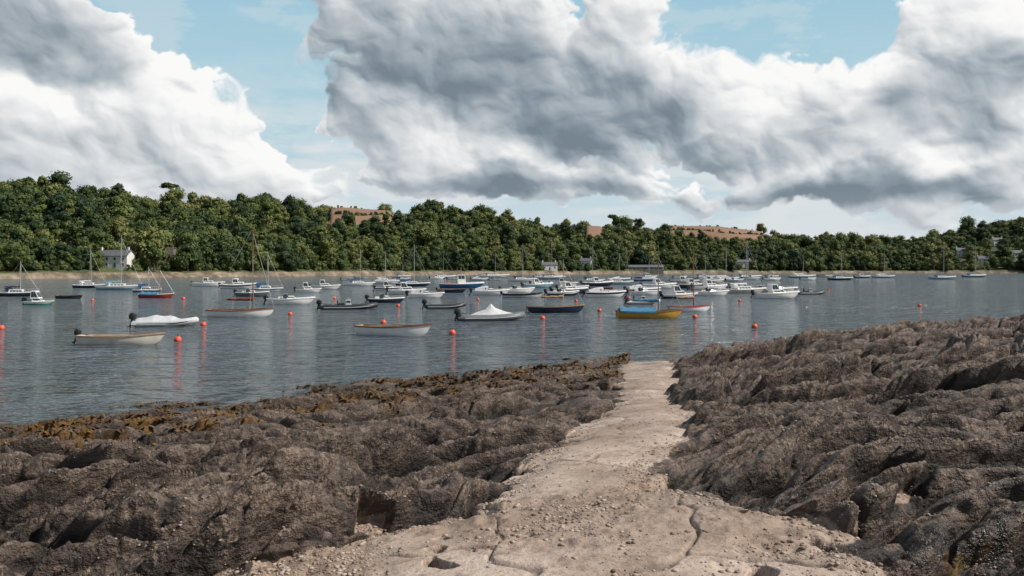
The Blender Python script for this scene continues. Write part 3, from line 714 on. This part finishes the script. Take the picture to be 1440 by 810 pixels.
houses=[(162,18,15,7,5.2,'w',24),(236,22,7,7,8,'t',24),(1385,34,15,8,5.5,'w',44),(1352,78,12,7,5.5,'w',85),(1428,50,13,8,5.5,'w',55),(1402,110,12,7,5.5,'w',70),(1045,22,13,7,4,'w',22),(772,12,11,6,3.8,'w',22),(905,9,30,7,2.6,'g',22),(824,24,8,6,4,'w',15)]
hx=[((h_[0]-720)/F*(float(Ds(h_[0]))+h_[1]),float(Ds(h_[0]))+h_[1],h_[2],h_[6]) for h_ in houses]
pts=[];scl=[]
N0=33000
cp=rng.uniform(-600,2100,N0); ct=rng.random(N0)**.9*1.12+.028
keep=rng.random(N0)<Ds(cp)/700.*.75
cp=cp[keep];ct=ct[keep]
cd=Ds(cp)+ct*WDT; cx_=(cp-720)/F*cd; cz,_=land(cp,cd); fld_=isfield(cp)
vn=perlin(cx_*.018,cd*.018,81)
grid={}
for i in range(len(cp)):
    if fld_[i]>.3 and ct[i]>.43: continue
    if any(abs(cx_[i]-a*cd[i]/b)<w_*.5+1 and -fr_<cd[i]-b<9 for a,b,w_,fr_ in hx): continue
    cell=7.6
    key=(int(cx_[i]//cell),int(cd[i]//cell))
    if key in grid: continue
    grid[key]=1
    s=rng.uniform(.6,1.1)+.45*float(vn[i])+(.45 if rng.random()<.12 else 0)
    if ct[i]>.9: s*=rng.uniform(.7,1.3)
    s=max(.45,s)
    if fld_[i]>.3: s=min(s,.95)
    pts.append((cx_[i],cd[i],cz[i]-.8)); scl.append(s)
for (a,b) in((458,562),(930,1085)):
    for tl in(.66,.99):
        for px in np.arange(a,b,2.2):
            if rng.random()<.25: continue
            D=Ds(px)+WDT*(tl+.03*math.sin(px*.06)); z,_=land(px,D)
            if tl>.9 and rng.random()<.5: continue
            pts.append(((px-720)/F*D,D,float(z)-1.5)); scl.append(rng.uniform(.16,.36))
for px in np.arange(-500,2000,2.6):
    D=Ds(px)+rng.uniform(9,17); z,_=land(px,D); x=(px-720)/F*D
    if any(abs(x-a)<w_*.5 and D<b+4 for a,b,w_,_f in hx): continue
    pts.append((x,D,float(z)-1.2)); scl.append(rng.uniform(.2,.6))
me=bpy.data.meshes.new('distant_trees'); me.from_pydata(pts,[],[])
at=me.attributes.new('scl','FLOAT','POINT'); at.data.foreach_set('value',np.array(scl,dtype=np.float32))
ob=bpy.data.objects.new('distant_trees',me); COL.objects.link(ob)
gn=bpy.data.node_groups.new('tree_scatter','GeometryNodeTree')
gn.interface.new_socket('Geometry',in_out='INPUT',socket_type='NodeSocketGeometry'); gn.interface.new_socket('Geometry',in_out='OUTPUT',socket_type='NodeSocketGeometry')
gi=gn.nodes.new('NodeGroupInput');go=gn.nodes.new('NodeGroupOutput')
ip=gn.nodes.new('GeometryNodeInstanceOnPoints'); ci=gn.nodes.new('GeometryNodeCollectionInfo'); ci.inputs['Collection'].default_value=pc_
ci.inputs['Separate Children'].default_value=True; ci.inputs['Reset Children'].default_value=True
ip.inputs['Pick Instance'].default_value=True
na=gn.nodes.new('GeometryNodeInputNamedAttribute'); na.data_type='FLOAT'; na.inputs['Name'].default_value='scl'
rv=gn.nodes.new('FunctionNodeRandomValue'); rv.data_type='FLOAT_VECTOR'; rv.inputs[0].default_value=(-.06,-.06,0); rv.inputs[1].default_value=(.06,.06,6.28)
ri=gn.nodes.new('FunctionNodeRandomValue'); ri.data_type='INT'; ri.inputs[4].default_value=0; ri.inputs[5].default_value=9
L=gn.links.new
L(gi.outputs[0],ip.inputs['Points']);L(ci.outputs[0],ip.inputs['Instance']);L(ri.outputs[2],ip.inputs['Instance Index']);L(rv.outputs[0],ip.inputs['Rotation']);L(na.outputs[0],ip.inputs['Scale']);L(ip.outputs[0],go.inputs[0])
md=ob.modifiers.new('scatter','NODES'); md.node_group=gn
def skytree(px,py_top,hgt,pine,seed,dt=1.0,rad=5):
    D=float(Ds(px))+WDT*dt; ztop=CAMZ+(HY-py_top)/F*D
    me=treemesh('pine_tree' if pine else 'oak_tree',seed,hgt,rad,26 if pine else 22,pine,tr=.6)
    o=bpy.data.objects.new('pine_tree' if pine else 'oak_tree',me); COL.objects.link(o)
    o.location=((px-720)/F*D,D,ztop-hgt)
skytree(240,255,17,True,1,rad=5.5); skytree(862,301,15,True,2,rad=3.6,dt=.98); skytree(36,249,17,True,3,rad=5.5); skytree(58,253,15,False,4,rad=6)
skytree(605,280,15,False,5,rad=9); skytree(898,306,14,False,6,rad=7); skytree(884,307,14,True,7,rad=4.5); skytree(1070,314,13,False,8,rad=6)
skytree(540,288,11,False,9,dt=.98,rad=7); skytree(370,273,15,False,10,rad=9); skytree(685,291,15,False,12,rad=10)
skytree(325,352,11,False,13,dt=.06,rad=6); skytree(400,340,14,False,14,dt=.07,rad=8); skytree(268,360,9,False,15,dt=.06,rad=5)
# ------------------------------------------------------------------ buildings
WW=mat('whitewash',(.66,.64,.6),.85,var=.08); SL=mat('slate_roof',(.11,.11,.12),.7,var=.25,vscale=1.5); ST=mat('granite',(.17,.15,.125),.9,var=.3,vscale=1.2,bump=.05,bscale=4); FR=mat('window_frame',(.7,.7,.68),.5)
def child(name,mb,par): return mb.obj(name,(0,0,0),0,30,parent=par)
for (px,off,w,dp,hh,ty,_f),(X,D,_,_g) in zip(houses,hx):
    z=float(land(px,D)[0]); nm={'w':'white_house','t':'stone_tower','g':'boathouse'}[ty]
    e=bpy.data.objects.new(nm,None); COL.objects.link(e); e.location=(X,D,z-.1); e.rotation_euler[2]=R(random.uniform(-12,12)) if ty!='g' else R(3)
    wl=WW if ty=='w' else ST
    b=MB(); rh=hh*.45 if ty!='g' else 1.6
    if ty=='t':
        b.add([(-w/2,-dp/2,-2),(w/2,-dp/2,-2),(w/2,dp/2,-2),(-w/2,dp/2,-2),(-w*.46,-dp*.46,hh),(w*.46,-dp*.46,hh),(w*.46,dp*.46,hh),(-w*.46,dp*.46,hh)],[[0,1,5,4],[1,2,6,5],[2,3,7,6],[3,0,4,7],[4,5,6,7]],wl)
        for i in range(4):
            for sy in(-1,1): b.box((-w*.4+i*w*.267,sy*dp*.42,hh+.45),(w*.14,.6,.9),wl)
        b.box((w*.75,0,hh*.2),(w*.6,dp*.7,hh*.8),wl)
        child('walls',b,e); g=MB()
        for i in(-1,1): g.box((i*w*.2,-dp/2,hh*.6),(.7,.35,1.3),GLASS)
        child('windows',g,e); continue
    b.add([(-w/2,-dp/2,-3.5),(w/2,-dp/2,-3.5),(w/2,dp/2,-3.5),(-w/2,dp/2,-3.5),(-w/2,-dp/2,hh),(w/2,-dp/2,hh),(w/2,dp/2,hh),(-w/2,dp/2,hh),(-w/2,0,hh+rh),(w/2,0,hh+rh)],[[0,1,5,4],[2,3,7,6],[1,2,6,9,5],[3,0,4,8,7]],wl)
    child('walls',b,e)
    rf=MB(); ov=.4; k_=rh/(dp/2)
    for sg in(-1,1):
        y1=sg*(dp/2+ov); z1=hh-ov*k_+.05
        v=[(-w/2-ov,y1,z1),(w/2+ov,y1,z1),(w/2+ov,0,hh+rh+.05),(-w/2-ov,0,hh+rh+.05)]
        rf.add(v+[(a,b_,c_+.2) for a,b_,c_ in v],[[0,1,2,3],[4,5,6,7],[0,1,5,4],[1,2,6,5],[3,0,4,7]],SL)
    child('roof',rf,e)
    g=MB(); fr=MB(); nw=max(2,int(w//3.2)); fl=2 if hh>4.4 else 1
    for f_ in range(fl):
        for i in range(nw):
            x=-w/2+w*(i+.5)/nw; zc=hh*(.27+.46*f_) if fl==2 else hh*.5
            if f_==0 and i==nw//2: fr.box((x,-dp/2-.03,1.05),(1.1,.12,2.1),gm('door_paint',(.05,.12,.16),.5)); continue
            fr.box((x,-dp/2-.02,zc),(1.3,.1,1.4),FR); g.box((x,-dp/2-.06,zc),(1.0,.1,1.1),GLASS)
    child('window_frames',fr,e); child('windows',g,e)
    c_=MB()
    for sg in((-1,1) if ty=='w' else (1,)): c_.box((sg*w*.42,0,hh+rh+.5),(.8,.8,1.8),wl); c_.tube([(sg*w*.42,0,hh+rh+1.3),(sg*w*.42,0,hh+rh+1.8)],.15,ST,n=8)
    child('chimneys',c_,e)
# ------------------------------------------------------------------ sky: cloud backdrop sector (real geometry) + physical sky
SAZ,SEL=R(102),R(45)
def uvp(px,py):
    a=math.atan((px-720)/F); return a*F,math.atan((HY-py)/F*math.cos(a))*F
az=np.radians(np.linspace(-62,62,1900)); el=np.radians(np.concatenate([np.linspace(-1,22,420),np.linspace(22.15,40,120)]))
AZ,EL=np.meshgrid(az,el); X=AZ*F; Yq=EL*F
wx=X+38*fbm(X/170,Yq/130,201,3)+9*fbm(X/35,Yq/30,202,3); wy=Yq+26*fbm(X/170,Yq/130,203,3)+8*fbm(X/35,Yq/30,204,3)
def ell(px,py,rx,ry,x=wx,y=wy):
    u,v=uvp(px,py); return np.hypot((x-u)/rx,(y-v)/ry)
def smax(a,b,k=.12):
    h=np.clip(.5+.5*(a-b)/k,0,1); return b*(1-h)+a*h+k*h*(1-h)
BL=[(60,210,330,110,1.3),(330,240,135,65,1.1),(20,40,145,75,1.2),(195,125,110,74,1.0),(620,40,222,130,1.5),(680,150,225,110,1.4),(830,140,180,112,1.4),(560,185,125,60,.9),(890,50,82,95,1.1),
 (1270,180,320,94,1.3),(1160,102,92,50,1.0),(1420,60,145,90,1.2),(1020,165,115,66,1.1),(1240,258,200,44,1.1),(1060,274,70,22,.9),(965,280,30,14,.8),(350,262,150,30,.6),(740,256,240,34,.85),(1400,285,90,18,.6)]
Fl=np.full(X.shape,-.6)
for b in BL: Fl=smax(Fl,np.maximum(b[4]*(1-ell(*b[:4])),-.6))
Fl=np.maximum(Fl,-.6+.75*smooth(.42,.6,EL)); Fl=np.maximum(Fl,-.6+.9*smooth(.62,.8,np.abs(AZ)))
for b in[(302,45,120,72,1.15),(400,125,46,84,.95),(1080,20,152,54,1.55),(480,235,50,28,.45)]:
    Fl-=b[4]*1.3*np.maximum(1-ell(*b[:4]),0)
puff=0;a=1.;sc=95.
for k in range(5):
    f1=worley(wx/sc+k*5.1,wy/(sc*.8)+k*3.3,220+k)[0]; puff=puff+a*(.45-f1); a*=.57; sc*=.5
D=np.minimum(Fl,.65)+.34*fbm(wx/120,wy/90,210,7,.55)+.42*puff
def gauss(A,s):
    fy=np.fft.fftfreq(A.shape[0])[:,None]; fx=np.fft.rfftfreq(A.shape[1])[None]
    return np.fft.irfft2(np.fft.rfft2(A)*np.exp(-2*(np.pi*s)**2*(fx**2+fy**2)),s=A.shape)
def lam(Dd,hs,Lx,Ly,Lz):
    Hh=hs*np.sqrt(np.maximum(Dd,0)+.02)
    gx=np.gradient(Hh,axis=1)/(X[0,1]-X[0,0]); gy=np.gradient(Hh,axis=0)/np.gradient(Yq[:,0])[:,None]
    n=1/np.sqrt(1+gx*gx+gy*gy); return (-gx*Lx-gy*Ly+Lz)*n
L1=lam(gauss(D,14),130,.55,.70,.45); L2=lam(gauss(D,4),68,.55,.70,.45); L3=lam(gauss(D,.9),28,.55,.7,.45)
light=np.clip(.42*L1+.40*L2+.27*L3,-.3,1.1)
dx=X+34*fbm(X/110,Yq/90,240,5); dy=Yq+26*fbm(X/110,Yq/90,241,5)
dk=0*X
for b in[(830,160,205,88,1.08),(650,90,265,115,.95),(540,40,150,75,.6),(30,35,165,62,1.0),(60,225,185,58,.5),(1370,125,135,68,.82),(1250,262,195,36,1.05),(1140,190,85,48,.6),(1010,222,72,24,.65),(740,252,185,28,.85),(300,170,90,45,.2),(1010,275,80,14,.6)]:
    dk=smax(dk,b[4]*smooth(1.3,.25,ell(*b[:4],x=dx,y=dy)),.1)
B=.64+.50*light-.62*dk-.10*smooth(.4,1.2,gauss(D,6))+.06*fbm(X/50,Yq/40,250,4)+.12*smooth(.35,.0,D)*(1-dk*.6)
B=.07+.93*np.clip(B,0,1)
xs_=[0,.25,.5,.75,.9,1]
cc=np.stack([np.interp(B,xs_,v) for v in([.15,.27,.47,.72,.88,.96],[.20,.325,.52,.74,.885,.955],[.245,.375,.56,.755,.885,.945])],-1)
eld=np.degrees(EL)
sk=np.stack([np.interp(eld,[0,4,9,16,24,40],v) for v in([.58,.54,.44,.36,.28,.18],[.67,.67,.64,.58,.51,.40],[.71,.73,.73,.70,.65,.56])],-1)
thin=smooth(-.15,.75,fbm(X/260,Yq/55,260,6,.6)+.3)*smooth(.28,.08,EL)*.85+.28*smooth(0,.6,fbm(X/140,Yq/50,270,6,.6))
thin=np.clip(thin,0,1)[...,None]; sk=sk*(1-thin)+np.array([.71,.75,.77])*thin
soft=.09+.22*smooth(-.2,.5,fbm(X/150,Yq/110,280,3))
al=smooth(0,1,np.clip((D+.02)/soft,0,1))[...,None]
colr=sk*(1-al)+cc*al
hz=np.clip(smooth(.10,.0,EL),0,1)[...,None]*.4; colr=colr*(1-hz)+np.array([.68,.72,.74])*hz
RS=6500.
cos_=np.stack([np.sin(AZ)*np.cos(EL)*RS,np.cos(AZ)*np.cos(EL)*RS,np.sin(EL)*RS+CAMZ],-1).reshape(-1,3)
skm=bpy.data.materials.new('cloudy_sky'); skm.use_nodes=True; t=NT(skm.node_tree)
for n_ in list(skm.node_tree.nodes): skm.node_tree.nodes.remove(n_)
at=t.n('ShaderNodeAttribute',attribute_name='cloud_colour'); em=t.n('ShaderNodeEmission'); t.set(em.inputs[0],at.outputs['Vector']); om=t.n('ShaderNodeOutputMaterial'); t.set(om.inputs[0],em.outputs[0])
try: skm.cycles.emission_sampling='NONE'
except Exception as ex: print(ex)
gridmesh('sky',cos_,len(el),len(az),{},skm,cattr=colr.reshape(-1,3))
svv=Vector((math.sin(SAZ)*math.cos(SEL),math.cos(SAZ)*math.cos(SEL),math.sin(SEL)))
sl=bpy.data.lights.new('sun','SUN'); sl.energy=5.0; sl.angle=R(.5); sl.color=(1,.94,.86)
so=bpy.data.objects.new('sun',sl); COL.objects.link(so); so.rotation_euler=(-svv).to_track_quat('-Z','Y').to_euler(); so.location=(0,0,50)
w=bpy.data.worlds.new('World'); S.world=w; w.use_nodes=True; nt=w.node_tree
for n_ in list(nt.nodes): nt.nodes.remove(n_)
t=NT(nt)
tc=t.n('ShaderNodeTexCoord').outputs['Generated']
sky=t.n('ShaderNodeTexSky',sky_type='NISHITA'); sky.sun_disc=False; sky.sun_elevation=SEL; sky.sun_rotation=SAZ
cl=t.sm(t.noise(tc,2.5,3,.6),.45,.6)
fin=t.mix(t.m('MULTIPLY',cl,.7),sky.outputs[0],(4.4,4.7,4.9,1))
bg=t.n('ShaderNodeBackground'); t.set(bg.inputs[0],fin); bg.inputs[1].default_value=.08
ow=t.n('ShaderNodeOutputWorld'); t.set(ow.inputs[0],bg.outputs[0])
# ------------------------------------------------------------------ camera
cam=bpy.data.cameras.new('camera'); cam.lens=30; cam.sensor_width=36; cam.shift_y=-27/1440; cam.clip_end=9000; cam.clip_start=.1
co_=bpy.data.objects.new('camera',cam); COL.objects.link(co_); co_.location=(0,0,CAMZ); co_.rotation_euler=(R(90),0,0); S.camera=co_
S.view_settings.view_transform='Standard'; S.view_settings.look='None'; S.view_settings.exposure=0
